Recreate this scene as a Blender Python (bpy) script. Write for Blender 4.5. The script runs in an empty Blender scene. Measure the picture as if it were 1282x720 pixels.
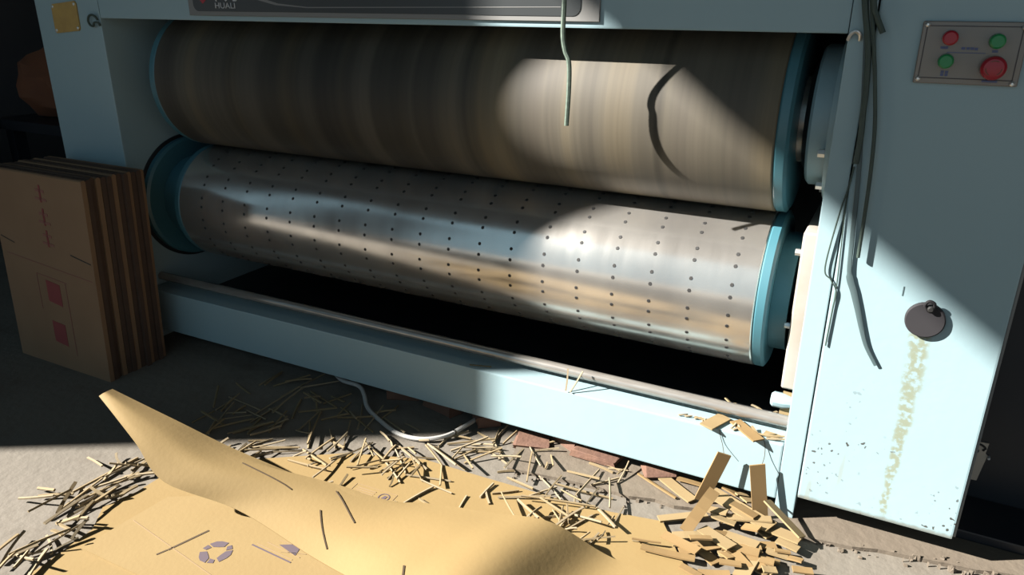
import bpy, bmesh, math, random
from mathutils import Vector, Matrix
random.seed(7)
scn = bpy.context.scene
COL = scn.collection

# ---------------------------------------------------------------- camera
cd = bpy.data.cameras.new('camera')
cd.sensor_width = 36.0
cd.lens = 26.296
cd.clip_start = 0.02
cam = bpy.data.objects.new('camera', cd)
COL.objects.link(cam)
cr = Vector((0.887898, 0.459988, 0.006913)); cu = Vector((-0.167642, 0.309527, 0.935997)); cf = Vector((-0.428408, 0.832228, -0.351941))
M3 = Matrix((cr, cu, -cf)).transposed()
cam.matrix_world = Matrix.Translation((0.11719, -1.62772, 1.15341)) @ M3.to_4x4()
scn.camera = cam

# ---------------------------------------------------------------- sky, sun, exposure
SUN_H = (0.857, 0.516)      # horizontal travel direction of the sunlight
SUN_TAN = 0.60              # tangent of its elevation
world = bpy.data.worlds.new('sky'); scn.world = world
world.use_nodes = True
bg = world.node_tree.nodes['Background']
bg.inputs['Color'].default_value = (0.48, 0.78, 1.0, 1)
bg.inputs['Strength'].default_value = 0.62
sd = bpy.data.lights.new('sun', 'SUN')
sd.energy = 24.5
sd.angle = math.radians(0.6)
sd.color = (1.0, 0.97, 0.92)
sun = bpy.data.objects.new('sun', sd); COL.objects.link(sun)
sun.rotation_euler = Vector((SUN_H[0], SUN_H[1], -SUN_TAN)).to_track_quat('-Z', 'Y').to_euler()
sun.location = (-6, -5, 6)
scn.view_settings.view_transform = 'Standard'
scn.view_settings.look = 'None'
scn.view_settings.exposure = 0.0
scn.view_settings.gamma = 1.0
scn.view_settings.use_curve_mapping = False

# ---------------------------------------------------------------- materials
ALB = 0.5     # common albedo scale of the painted, paper and mineral surfaces
def alb(c): return tuple(v * ALB for v in c)
def mat(name, col, rough=0.5, metal=0.0, col2=None, scale=8.0, amount=0.5, bump=0.0, bscale=60.0, stretch=(1, 1, 1), spec=0.5):
    m = bpy.data.materials.new(name); m.use_nodes = True
    if metal < 0.5:
        col = alb(col); col2 = alb(col2) if col2 is not None else None
    nt = m.node_tree; p = nt.nodes['Principled BSDF']
    p.inputs['Roughness'].default_value = rough; p.inputs['Metallic'].default_value = metal
    p.inputs['Specular IOR Level'].default_value = spec
    p.inputs['Base Color'].default_value = (*col, 1)
    tc = nt.nodes.new('ShaderNodeTexCoord'); mp = nt.nodes.new('ShaderNodeMapping')
    mp.inputs['Scale'].default_value = stretch
    nt.links.new(tc.outputs['Object'], mp.inputs['Vector'])
    if col2 is not None:
        n = nt.nodes.new('ShaderNodeTexNoise'); n.inputs['Scale'].default_value = scale; n.inputs['Detail'].default_value = 6
        nt.links.new(mp.outputs['Vector'], n.inputs['Vector'])
        r = nt.nodes.new('ShaderNodeValToRGB'); e = r.color_ramp.elements
        e[0].position = 0.5 - amount * 0.5; e[1].position = 0.5 + amount * 0.5
        e[0].color = (*col, 1); e[1].color = (*col2, 1)
        nt.links.new(n.outputs['Fac'], r.inputs['Fac']); nt.links.new(r.outputs['Color'], p.inputs['Base Color'])
    if bump:
        n2 = nt.nodes.new('ShaderNodeTexNoise'); n2.inputs['Scale'].default_value = bscale; n2.inputs['Detail'].default_value = 5
        nt.links.new(mp.outputs['Vector'], n2.inputs['Vector'])
        b = nt.nodes.new('ShaderNodeBump'); b.inputs['Strength'].default_value = bump; b.inputs['Distance'].default_value = 0.01
        nt.links.new(n2.outputs['Fac'], b.inputs['Height']); nt.links.new(b.outputs['Normal'], p.inputs['Normal'])
    return m

PAINT = (0.42, 0.59, 0.63)
M = {}
M['paint'] = mat('teal_paint', PAINT, 0.42, 0, (0.45, 0.61, 0.645), 3.0, 0.5, 0.05, 30)
M['paint_dark'] = mat('deep_teal_paint', (0.07, 0.22, 0.27), 0.4, 0, (0.085, 0.25, 0.30), 6.0, 0.5)
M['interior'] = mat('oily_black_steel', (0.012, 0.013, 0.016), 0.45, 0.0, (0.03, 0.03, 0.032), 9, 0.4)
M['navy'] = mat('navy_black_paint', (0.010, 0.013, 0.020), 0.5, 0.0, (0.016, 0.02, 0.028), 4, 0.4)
M['cream'] = mat('cream_primer', (0.46, 0.37, 0.29), 0.5, 0, (0.52, 0.50, 0.45), 9, 0.5)
M['bolt'] = mat('zinc_bolt', (0.62, 0.62, 0.60), 0.35, 0.8)
M['barsteel'] = mat('worn_bar_steel', (0.34, 0.32, 0.29), 0.24, 0.6, (0.25, 0.225, 0.20), 14, 0.5, stretch=(1, 6, 6))
M['hole'] = mat('black_hole', (0.02, 0.018, 0.016), 0.7)
M['brass'] = mat('aged_brass', (0.50, 0.33, 0.10), 0.45, 0.5, (0.38, 0.24, 0.08), 20, 0.5)
M['signgrey'] = mat('sign_grey', (0.33, 0.32, 0.30), 0.5, 0.2)
M['signblack'] = mat('sign_black', (0.05, 0.055, 0.055), 0.35)
M['white'] = mat('white_print', (0.75, 0.75, 0.75), 0.5)
M['red'] = mat('red_plastic', (0.55, 0.012, 0.03), 0.35)
M['green'] = mat('green_plastic', (0.02, 0.35, 0.10), 0.35)
M['panelface'] = mat('beige_acrylic', (0.36, 0.30, 0.25), 0.15, 0, (0.33, 0.30, 0.26), 10, 0.5)
M['bluetext'] = mat('blue_print', (0.12, 0.14, 0.30), 0.5)
M['darkline'] = mat('dark_line', (0.06, 0.04, 0.04), 0.6)
M['cover'] = mat('plum_grey_rubber', (0.020, 0.017, 0.021), 0.8, 0, (0.026, 0.022, 0.025), 10, 0.5)
M['cord'] = mat('dark_green_cord', (0.045, 0.075, 0.06), 0.6, 0, (0.07, 0.11, 0.085), 60, 0.5)
M['cordlight'] = mat('sage_green_rope', (0.20, 0.27, 0.20), 0.7, 0, (0.08, 0.12, 0.09), 120, 0.6)
M['strap'] = mat('grey_teal_strap', (0.10, 0.15, 0.155), 0.5)
M['whitecable'] = mat('white_cable', (0.62, 0.60, 0.56), 0.5)
CB = (0.42, 0.29, 0.125)
M['board'] = mat('kraft_board', CB, 0.75, 0, (0.39, 0.265, 0.11), 5, 0.6, 0.04, 90, spec=0.2)
M['board2'] = mat('pale_kraft_board', (0.44, 0.31, 0.14), 0.75, 0, (0.40, 0.275, 0.12), 5, 0.6, 0.04, 90, spec=0.2)
M['sliver'] = mat('kraft_sliver', (0.42, 0.33, 0.19), 0.8, 0, (0.32, 0.22, 0.11), 14, 0.6, spec=0.2)
M['sliver2'] = mat('pale_kraft_sliver', (0.47, 0.39, 0.26), 0.8, 0, (0.38, 0.28, 0.16), 14, 0.6, spec=0.2)
M['chip'] = mat('kraft_offcut', (0.38, 0.25, 0.11), 0.8, 0, (0.32, 0.20, 0.085), 9, 0.6, spec=0.2)
M['chip2'] = mat('light_kraft_offcut', (0.43, 0.31, 0.16), 0.8, 0, (0.37, 0.26, 0.125), 9, 0.6, spec=0.2)
M['carton'] = mat('brown_carton', (0.40, 0.245, 0.14), 0.8, 0, (0.34, 0.20, 0.115), 6, 0.6, spec=0.2)
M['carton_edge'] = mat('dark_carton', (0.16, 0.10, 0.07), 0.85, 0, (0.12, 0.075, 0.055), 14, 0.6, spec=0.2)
M['redprint'] = mat('faded_red_print', (0.34, 0.06, 0.055), 0.8)
M['pinkprint'] = mat('pale_red_print', (0.36, 0.14, 0.10), 0.8)
M['ink'] = mat('violet_grey_ink', (0.14, 0.10, 0.12), 0.8)
M['inklight'] = mat('pale_brown_ink', (0.42, 0.28, 0.14), 0.8)
M['slot'] = mat('slot_shadow_edge', (0.10, 0.06, 0.025), 0.9)
M['brick'] = mat('red_brown_brick', (0.24, 0.12, 0.07), 0.9, 0, (0.18, 0.09, 0.06), 20, 0.6, 0.3, 60)
M['shedwall'] = mat('grimy_plaster', (0.10, 0.095, 0.10), 0.9, 0, (0.14, 0.13, 0.13), 1.5, 0.6)
M['shedroof'] = mat('weathered_roof_sheet', (0.14, 0.14, 0.145), 0.8, 0, (0.18, 0.17, 0.16), 1.5, 0.5)
M['sackorange'] = mat('orange_sack', (0.30, 0.10, 0.035), 0.85, 0, (0.20, 0.07, 0.03), 7, 0.6, 0.2, 20)
M['sackolive'] = mat('olive_sack', (0.13, 0.11, 0.04), 0.85, 0, (0.09, 0.075, 0.03), 7, 0.6, 0.2, 20)
M['greycarton'] = mat('grey_brown_carton', (0.20, 0.155, 0.135), 0.85, 0, (0.16, 0.125, 0.11), 4, 0.6)
M['tag'] = mat('beige_tag', (0.80, 0.68, 0.55), 0.6)

# concrete floor
def concrete(name, c1, c2, dirt):
    m = mat(name, c1, 0.85, 0, c2, 2.2, 0.7, 0.25, 45, spec=0.25)
    nt = m.node_tree; p = nt.nodes['Principled BSDF']
    old = p.inputs['Base Color'].links[0].from_socket
    tc = nt.nodes.new('ShaderNodeTexCoord')
    n = nt.nodes.new('ShaderNodeTexNoise'); n.inputs['Scale'].default_value = 7; n.inputs['Detail'].default_value = 8; n.inputs['Roughness'].default_value = 0.7
    nt.links.new(tc.outputs['Object'], n.inputs['Vector'])
    r = nt.nodes.new('ShaderNodeValToRGB'); r.color_ramp.elements[0].position = 0.52; r.color_ramp.elements[1].position = 0.72
    nt.links.new(n.outputs['Fac'], r.inputs['Fac'])
    mx = nt.nodes.new('ShaderNodeMix'); mx.data_type = 'RGBA'
    mu = nt.nodes.new('ShaderNodeMath'); mu.operation = 'MULTIPLY'; mu.inputs[1].default_value = 0.45
    nt.links.new(r.outputs['Color'], mu.inputs[0]); nt.links.new(mu.outputs[0], mx.inputs[0])
    nt.links.new(old, mx.inputs[6]); mx.inputs[7].default_value = (*alb(dirt), 1)
    nt.links.new(mx.outputs[2], p.inputs['Base Color'])
    return m
M['concrete'] = concrete('concrete_floor', (0.235, 0.205, 0.165), (0.30, 0.26, 0.21), (0.15, 0.115, 0.08))
M['plinth'] = concrete('sandy_concrete', (0.25, 0.20, 0.145), (0.21, 0.17, 0.13), (0.15, 0.11, 0.075))
M['ground'] = mat('yard_ground', (0.14, 0.125, 0.11), 0.9, 0, (0.18, 0.16, 0.13), 0.6, 0.6)

# upper roller: rings of wear along its length
def roller_rubber():
    m = bpy.data.materials.new('worn_tan_rubber'); m.use_nodes = True
    nt = m.node_tree; p = nt.nodes['Principled BSDF']; p.inputs['Roughness'].default_value = 0.6
    p.inputs['Specular IOR Level'].default_value = 0.3
    tc = nt.nodes.new('ShaderNodeTexCoord'); mp = nt.nodes.new('ShaderNodeMapping'); mp.inputs['Scale'].default_value = (1, 0.02, 0.02)
    nt.links.new(tc.outputs['Object'], mp.inputs['Vector'])
    a = nt.nodes.new('ShaderNodeTexNoise'); a.inputs['Scale'].default_value = 6; a.inputs['Detail'].default_value = 3
    b = nt.nodes.new('ShaderNodeTexNoise'); b.inputs['Scale'].default_value = 55; b.inputs['Detail'].default_value = 4
    for n in (a, b): nt.links.new(mp.outputs['Vector'], n.inputs['Vector'])
    ra = nt.nodes.new('ShaderNodeValToRGB'); e = ra.color_ramp.elements
    e[0].position = 0.36; e[0].color = (0.10, 0.085, 0.066, 1); e[1].position = 0.66; e[1].color = (0.23, 0.185, 0.115, 1)
    e2 = ra.color_ramp.elements.new(0.5); e2.color = (0.155, 0.135, 0.10, 1)
    rb = nt.nodes.new('ShaderNodeValToRGB'); f = rb.color_ramp.elements
    f[0].position = 0.35; f[0].color = (0.425, 0.42, 0.42, 1); f[1].position = 0.68; f[1].color = (0.54, 0.53, 0.52, 1)
    nt.links.new(a.outputs['Fac'], ra.inputs['Fac']); nt.links.new(b.outputs['Fac'], rb.inputs['Fac'])
    mx = nt.nodes.new('ShaderNodeMix'); mx.data_type = 'RGBA'; mx.blend_type = 'MULTIPLY'; mx.inputs[0].default_value = 1
    nt.links.new(ra.outputs['Color'], mx.inputs[6]); nt.links.new(rb.outputs['Color'], mx.inputs[7])
    # darker and lighter rings at their places along the length (x measured from the roller's middle)
    sx = nt.nodes.new('ShaderNodeSeparateXYZ'); nt.links.new(tc.outputs['Object'], sx.inputs[0])
    mr = nt.nodes.new('ShaderNodeMapRange'); mr.inputs[1].default_value = -0.951; mr.inputs[2].default_value = 0.951
    nt.links.new(sx.outputs[0], mr.inputs[0])
    rc = nt.nodes.new('ShaderNodeValToRGB'); el = rc.color_ramp.elements
    bands = ((0.0, .85), (.15, .80), (.17, .45), (.20, .80), (.225, .80), (.24, .40), (.31, .38), (.325, .62), (.345, .40), (.41, .40), (.425, .85), (.44, .85), (.45, .42), (.50, .40), (.515, .60), (.53, .45), (.60, .55), (.63, .95), (.68, .95), (.69, 1.18), (.745, 1.0), (.79, 1.25), (.85, 1.0), (.925, .9), (.93, .55), (.94, .95), (.965, 1.2), (.99, 1.0))
    bands = [(b * .93 if b > .6 else b, v) for b, v in bands]
    el[0].position = 0.0; el[0].color = (.85, .85, .85, 1); el[1].position = 1.0; el[1].color = (1, 1, 1, 1)
    for b, v in bands[1:]:
        e_ = el.new(b); e_.color = (v, v, v, 1)
    nt.links.new(mr.outputs[0], rc.inputs['Fac'])
    m2 = nt.nodes.new('ShaderNodeMix'); m2.data_type = 'RGBA'; m2.blend_type = 'MULTIPLY'; m2.inputs[0].default_value = 1
    nt.links.new(mx.outputs[2], m2.inputs[6]); nt.links.new(rc.outputs['Color'], m2.inputs[7])
    nt.links.new(m2.outputs[2], p.inputs['Base Color'])
    return m
M['rubber'] = roller_rubber()

def roller_steel():
    m = bpy.data.materials.new('brushed_roller_steel'); m.use_nodes = True
    nt = m.node_tree; p = nt.nodes['Principled BSDF']; p.inputs['Metallic'].default_value = 0.85
    tc = nt.nodes.new('ShaderNodeTexCoord'); mp = nt.nodes.new('ShaderNodeMapping'); mp.inputs['Scale'].default_value = (1, 0.15, 0.15)
    nt.links.new(tc.outputs['Object'], mp.inputs['Vector'])
    a = nt.nodes.new('ShaderNodeTexNoise'); a.inputs['Scale'].default_value = 26; a.inputs['Detail'].default_value = 5
    c = nt.nodes.new('ShaderNodeTexNoise'); c.inputs['Scale'].default_value = 5; c.inputs['Detail'].default_value = 5
    nt.links.new(mp.outputs['Vector'], a.inputs['Vector']); nt.links.new(tc.outputs['Object'], c.inputs['Vector'])
    r = nt.nodes.new('ShaderNodeMapRange'); r.inputs[3].default_value = 0.15; r.inputs[4].default_value = 0.28
    nt.links.new(a.outputs['Fac'], r.inputs[0]); nt.links.new(r.outputs[0], p.inputs['Roughness'])
    ra = nt.nodes.new('ShaderNodeValToRGB'); e = ra.color_ramp.elements
    e[0].position = 0.35; e[0].color = (0.48, 0.45, 0.41, 1); e[1].position = 0.65; e[1].color = (0.62, 0.585, 0.53, 1)
    nt.links.new(c.outputs['Fac'], ra.inputs['Fac']); nt.links.new(ra.outputs['Color'], p.inputs['Base Color'])
    return m
M['steel'] = roller_steel()

# cabinet paint with the stain that has run down from the round cover, specks and rust along the lower edge (world axes, origin at floor)
def cabinet_paint():
    m = mat('stained_teal_paint', PAINT, 0.42, 0, (0.45, 0.61, 0.645), 3.0, 0.5, 0.05, 30)
    nt = m.node_tree; p = nt.nodes['Principled BSDF']; L = nt.links.new
    base = p.inputs['Base Color'].links[0].from_socket
    g = nt.nodes.new('ShaderNodeNewGeometry'); s = nt.nodes.new('ShaderNodeSeparateXYZ'); L(g.outputs['Position'], s.inputs[0])
    def math_(op, a, b=None, c=None):
        n = nt.nodes.new('ShaderNodeMath'); n.operation = op
        for i, v in enumerate((a, b, c)):
            if v is None: continue
            if isinstance(v, (int, float)): n.inputs[i].default_value = v
            else: L(v, n.inputs[i])
        return n.outputs[0]
    def noise(sc, det=4, stretch=None):
        n = nt.nodes.new('ShaderNodeTexNoise'); n.inputs['Scale'].default_value = sc; n.inputs['Detail'].default_value = det
        if stretch:
            mp = nt.nodes.new('ShaderNodeMapping'); mp.inputs['Scale'].default_value = stretch; L(g.outputs['Position'], mp.inputs['Vector']); L(mp.outputs[0], n.inputs['Vector'])
        else: L(g.outputs['Position'], n.inputs['Vector'])
        return n.outputs['Fac']
    def smooth(v, a, b):
        n = nt.nodes.new('ShaderNodeMapRange'); n.interpolation_type = 'SMOOTHSTEP'; L(v, n.inputs[0]); n.inputs[1].default_value = a; n.inputs[2].default_value = b
        return n.outputs[0]
    wob = math_('MULTIPLY', math_('SUBTRACT', noise(14), 0.5), 0.030)
    dx = math_('ABSOLUTE', math_('ADD', math_('SUBTRACT', s.outputs[0], 0.2215), wob))
    wid = math_('ADD', 0.009, math_('MULTIPLY', smooth(s.outputs[2], 0.10, 0.56), 0.011))
    ratio = math_('DIVIDE', dx, wid)
    inz = math_('MULTIPLY', smooth(s.outputs[2], 0.08, 0.10), math_('SUBTRACT', 1.0, smooth(s.outputs[2], 0.54, 0.56)))
    streak = math_('MULTIPLY', math_('SUBTRACT', 1.0, smooth(ratio, 0.5, 1.3)), inz)
    streak = math_('MULTIPLY', streak, smooth(noise(90, 6), 0.36, 0.56))
    def mix(fac, a, col):
        n = nt.nodes.new('ShaderNodeMix'); n.data_type = 'RGBA'; L(fac, n.inputs[0]); L(a, n.inputs[6]); n.inputs[7].default_value = (*alb(col), 1); return n.outputs[2]
    c1 = mix(math_('MULTIPLY', streak, 0.85), base, (0.34, 0.36, 0.23))
    low = math_('SUBTRACT', 1.0, smooth(s.outputs[2], 0.30, 0.42))
    specks = math_('MULTIPLY', smooth(noise(85, 1), 0.665, 0.70), math_('MULTIPLY', low, smooth(noise(5, 2), 0.45, 0.6)))
    c2 = mix(specks, c1, (0.10, 0.10, 0.09))
    edge = math_('SUBTRACT', 1.0, smooth(math_('ADD', s.outputs[2], math_('MULTIPLY', noise(60), 0.012)), 0.083, 0.093))
    c3 = mix(math_('MULTIPLY', edge, 0.7), c2, (0.22, 0.20, 0.15))
    drip = math_('MULTIPLY', smooth(noise(26, 3, (1, 1, 0.12)), 0.66, 0.74), math_('SUBTRACT', 1.0, smooth(s.outputs[2], 0.42, 0.5)))
    c4 = mix(math_('MULTIPLY', drip, 0.35), c3, (0.40, 0.38, 0.28))
    L(c4, p.inputs['Base Color'])
    return m
M['cabinet'] = cabinet_paint()

# ---------------------------------------------------------------- helpers
def bm_box(bm, lo, hi, rot=None, about=None):
    vs = [bm.verts.new((x, y, z)) for x in (lo[0], hi[0]) for y in (lo[1], hi[1]) for z in (lo[2], hi[2])]
    for f in ((0, 1, 3, 2), (4, 6, 7, 5), (0, 4, 5, 1), (2, 3, 7, 6), (0, 2, 6, 4), (1, 5, 7, 3)):
        bm.faces.new([vs[i] for i in f])
    return vs
def box(lo, hi, bev=0.0, seg=2):
    bm = bmesh.new(); bm_box(bm, lo, hi)
    if bev: bmesh.ops.bevel(bm, geom=list(bm.edges), offset=bev, segments=seg, affect='EDGES', profile=0.7)
    return bm
def lathe(profile, c, axis='X', seg=48):
    """profile: (along, radius) pairs; turned about an axis through c"""
    bm = bmesh.new(); rings = []
    for a, r in profile:
        ring = []
        for k in range(seg):
            t = 2 * math.pi * k / seg
            u, v = r * math.cos(t), r * math.sin(t)
            q = {'X': (a, u, v), 'Y': (u, a, v), 'Z': (u, v, a)}[axis]
            ring.append(bm.verts.new((c[0] + q[0], c[1] + q[1], c[2] + q[2])))
        rings.append(ring)
    for A, B in zip(rings, rings[1:]):
        for k in range(seg):
            bm.faces.new((A[k], A[(k + 1) % seg], B[(k + 1) % seg], B[k]))
    bm.faces.new(rings[0][::-1]); bm.faces.new(rings[-1])
    bmesh.ops.recalc_face_normals(bm, faces=bm.faces)
    return bm
def smooth_path(pts, n=8):
    P = [Vector(p) for p in pts]; out = []
    for i in range(len(P) - 1):
        p0 = P[max(i - 1, 0)]; p1 = P[i]; p2 = P[i + 1]; p3 = P[min(i + 2, len(P) - 1)]
        for k in range(n):
            t = k / n
            out.append(0.5 * ((2 * p1) + (p2 - p0) * t + (2 * p0 - 5 * p1 + 4 * p2 - p3) * t * t + (3 * p1 - p0 - 3 * p2 + p3) * t ** 3))
    out.append(P[-1]); return out
def tube(pts, r, seg=8, flat=None, n=8, rad=None):
    """round tube along a path; flat=(half width, half thickness) for a strap that lies in the xz plane"""
    pts = smooth_path(pts, n) if n else [Vector(p) for p in pts]
    bm = bmesh.new(); rings = []
    for i, p in enumerate(pts):
        d = (pts[min(i + 1, len(pts) - 1)] - pts[max(i - 1, 0)]).normalized()
        ref = Vector((0, 1, 0)) if abs(d.y) < 0.9 else Vector((1, 0, 0))
        s = d.cross(ref).normalized(); w = s.cross(d).normalized()
        rr = rad(i / (len(pts) - 1)) if rad else 1.0
        ring = []
        for k in range(seg):
            t = 2 * math.pi * k / seg
            a, b = (flat if flat else (r, r))
            ring.append(bm.verts.new(p + s * a * rr * math.cos(t) + w * b * math.sin(t)))
        rings.append(ring)
    for A, B in zip(rings, rings[1:]):
        for k in range(seg): bm.faces.new((A[k], A[(k + 1) % seg], B[(k + 1) % seg], B[k]))
    bm.faces.new(rings[0][::-1]); bm.faces.new(rings[-1])
    bmesh.ops.recalc_face_normals(bm, faces=bm.faces)
    return bm
def prism(poly, z0, z1, axis='Z'):
    bm = bmesh.new()
    def q(a, b, c): return {'Z': (a, b, c), 'Y': (a, c, b), 'X': (c, a, b)}[axis]
    A = [bm.verts.new(q(a, b, z0)) for a, b in poly]; B = [bm.verts.new(q(a, b, z1)) for a, b in poly]
    bm.faces.new(A[::-1]); bm.faces.new(B)
    n = len(poly)
    for k in range(n): bm.faces.new((A[k], A[(k + 1) % n], B[(k + 1) % n], B[k]))
    bmesh.ops.recalc_face_normals(bm, faces=bm.faces)
    return bm
def world_loc(o):
    v = Vector((0, 0, 0))
    while o is not None: v = v + o.location; o = o.parent
    return v
def obj(name, bm, m, parent=None, smooth=False, base=False):
    """one mesh object; its origin is its box centre (or base centre)"""
    vs = [v.co for v in bm.verts]
    lo = Vector([min(v[i] for v in vs) for i in range(3)]); hi = Vector([max(v[i] for v in vs) for i in range(3)])
    c = (lo + hi) / 2
    if base: c.z = lo.z
    for v in bm.verts: v.co -= c
    me = bpy.data.meshes.new(name); bm.to_mesh(me); bm.free()
    me.materials.append(M[m] if isinstance(m, str) else m)
    if smooth:
        me.set_sharp_from_angle(angle=math.radians(25)) if hasattr(me, 'set_sharp_from_angle') else None
        for f in me.polygons: f.use_smooth = True
    o = bpy.data.objects.new(name, me); COL.objects.link(o)
    o.location = c
    if parent is not None:
        o.parent = parent; o.location = c - world_loc(parent)
    return o
def empty(name, loc):
    o = bpy.data.objects.new(name, None); COL.objects.link(o); o.location = loc; o.empty_display_size = 0.1
    return o
def tag(o, label, cat, group=None, kind=None):
    o['label'] = label; o['category'] = cat
    if group: o['group'] = group
    if kind: o['kind'] = kind
    return o
def part(o, label=None, kind=None):
    if label: o['label'] = label
    if kind: o['kind'] = kind
    return o
def struct(name, bm, m, **k):
    o = obj(name, bm, m, **k); o['kind'] = 'structure'; return o
def text_bm(body, size, loc, extrude=0.0006, sx=1.0):
    """upright lettering facing the camera side (-Y)"""
    cu_ = bpy.data.curves.new('lettering', 'FONT'); cu_.body = body; cu_.size = size; cu_.extrude = extrude
    t = bpy.data.objects.new('lettering', cu_); COL.objects.link(t)
    dg = bpy.context.evaluated_depsgraph_get(); dg.update()
    me = bpy.data.meshes.new_from_object(t.evaluated_get(dg))
    bm = bmesh.new(); bm.from_mesh(me)
    for v in bm.verts: v.co = Vector((loc[0] + v.co.x * sx, loc[1] - v.co.z, loc[2] + v.co.y))
    bpy.data.objects.remove(t); bpy.data.curves.remove(cu_); bpy.data.meshes.remove(me)
    return bm

# ---------------------------------------------------------------- the shed
EDGE_X = -5.0                                   # the open side of the shed lies along this line
EDGE_Z = 0.766 - 0.70 * (EDGE_X + 0.002)        # underside of the roof edge
JAMB_Y = -0.066 + 0.602 * (EDGE_X + 0.89)       # where the side wall ends
struct('floor', box((-5.2, -6.0, -0.12), (4.2, 4.2, 0.0)), 'concrete')
struct('trim_1', box((-40, -40, -0.16), (40, 40, -0.125)), 'ground')['label'] = 'bare yard ground outside the shed'
struct('wall_left', box((EDGE_X - 0.2, JAMB_Y, -0.12), (EDGE_X, 4.2, EDGE_Z)), 'shedwall')
struct('wall_left', box((EDGE_X - 0.2, -6.0, -0.12), (EDGE_X, JAMB_Y - 1.05, EDGE_Z)), 'shedwall')     # unseen wall added past the doorway to narrow the sunlit floor
struct('wall_back', box((-5.2, 4.2, -0.12), (4.4, 4.4, EDGE_Z + 0.1)), 'shedwall')
struct('wall_right', box((4.2, -6.0, -0.12), (4.4, 4.2, EDGE_Z + 0.1)), 'shedwall')
struct('ceiling', box((EDGE_X, -3.9, EDGE_Z), (4.4, 4.4, EDGE_Z + 0.12)), 'shedroof')  # unseen roof, front edge cut back to let more sky light in

# raised, broken concrete strip under the front of the machine
fe = [(-0.66, -0.128), (-0.60, -0.118), (-0.523, -0.110), (-0.46, -0.106), (-0.394, -0.098), (-0.33, -0.094), (-0.274, -0.084), (-0.22, -0.080), (-0.176, -0.073),
      (-0.08, -0.062), (0.02, -0.056), (0.125, -0.044), (0.18, -0.036), (0.23, -0.026), (0.30, -0.014), (0.357, -0.001), (0.42, 0.010), (0.465, 0.022), (0.60, 0.05), (0.9, 0.10), (1.4, 0.16)]
jag = [(x + random.uniform(-.008, .008), y + random.uniform(-.006, .006)) for x, y in fe]
poly = jag + [(1.4, 0.20), (-0.62, 0.20), (-0.70, 0.02)]
PL = 0.010
struct('trim_2', prism(poly, 0.0, PL), 'plinth')['label'] = 'broken sandy concrete strip along the foot of the machine'
bm = bmesh.new()
for i in range(110):
    k = random.randrange(len(jag) - 3); a, b = jag[k], jag[k + 1]; t = random.random()
    x = a[0] + (b[0] - a[0]) * t; y = a[1] + (b[1] - a[1]) * t - random.gauss(0.006, 0.014); s = random.uniform(0.0008, 0.0040)
    vs = bm_box(bm, (x - s, y - s * .8, 0.0), (x + s, y + s * .8, s * 1.2 + (PL if y > -.03 else .002)))
    for v in vs: v.co += Vector((random.uniform(-s, s) * .6, random.uniform(-s, s) * .6, 0))
o = obj('concrete_crumbs', bm, 'plinth'); tag(o, 'crumbs of concrete along the broken slab edge', 'rubble', kind='stuff')

# ---------------------------------------------------------------- the machine
XL0, XL1, XR1, XR2, XR3 = -2.509, -2.187, -0.005, 0.040, 0.362
ZT, ZB1, ZB0, ZC = 1.109, 0.200, 0.052, 0.073
TOP = 1.75
mach = empty('carton_machine', (-1.08, 0.45, 0.0))
tag(mach, 'pale teal carton die-cutting machine with two long horizontal rollers', 'machine')
obj('left_column', box((XL0, 0.0, 0.0), (XL1 - 0.001, 0.95, TOP), 0.004), 'paint', mach)
rf = obj('side_frame', box((XR1, 0.0, PL), (XR2 - 0.0015, 0.95, TOP), 0.0025), 'paint', mach)
cab = obj('control_cabinet', box((XR2 + 0.0015, -0.002, ZC), (XR3, 0.62, TOP), 0.004), 'cabinet', mach)
part(cab, 'wide teal cabinet with a yellow stain running down')
obj('cabinet_side_trim', box((XR3 + 0.0005, 0.004, ZC + 0.004), (XR3 + 0.006, 0.03, TOP - 0.01), 0.001), 'signgrey', mach)
obj('top_beam', box((XL1 + 0.001, 0.0, ZT), (XR1 - 0.001, 0.30, TOP), 0.004), 'paint', mach)
obj('bottom_beam', box((XL1 + 0.001, 0.0, ZB0), (XR1 - 0.001, 0.13, ZB1), 0.004), 'paint', mach)
obj('back_light_block', box((XL1 + 0.001, 0.88, 0.0), (XR1 - 0.001, 0.93, TOP)), 'interior', mach)  # dark backing added to keep light out from behind
obj('top_light_block', box((XL1 + 0.001, 0.30, TOP - 0.04), (XR1 - 0.001, 0.88, TOP)), 'interior', mach)  # unseen lid added to keep light out from above
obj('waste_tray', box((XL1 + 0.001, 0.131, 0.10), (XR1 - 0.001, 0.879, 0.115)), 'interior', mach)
obj('cabinet_base', box((XR2 + 0.03, 0.30, PL), (XR3 - 0.02, 0.60, ZC - 0.0005)), 'navy', mach)
ur_y, ur_z, ur_r = 0.25, 0.915, 0.2205
lr_y, lr_z, lr_r = 0.25, 0.491, 0.2005
XA, XB = -2.02, -0.118
ur = obj('upper_roller', lathe([(XA, ur_r - .003), (XA + .003, ur_r), (XB - .003, ur_r), (XB, ur_r - .003)], (0, ur_y, ur_z), 'X', 128), 'rubber', mach, smooth=True)
part(ur, 'worn tan rubber-covered roller')
lr = obj('lower_roller', lathe([(XA, lr_r - .003), (XA + .003, lr_r), (XB - .003, lr_r), (XB, lr_r - .003)], (0, lr_y, lr_z), 'X', 128), 'steel', mach, smooth=True)
part(lr, 'polished steel roller dotted with bolt holes')
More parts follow.
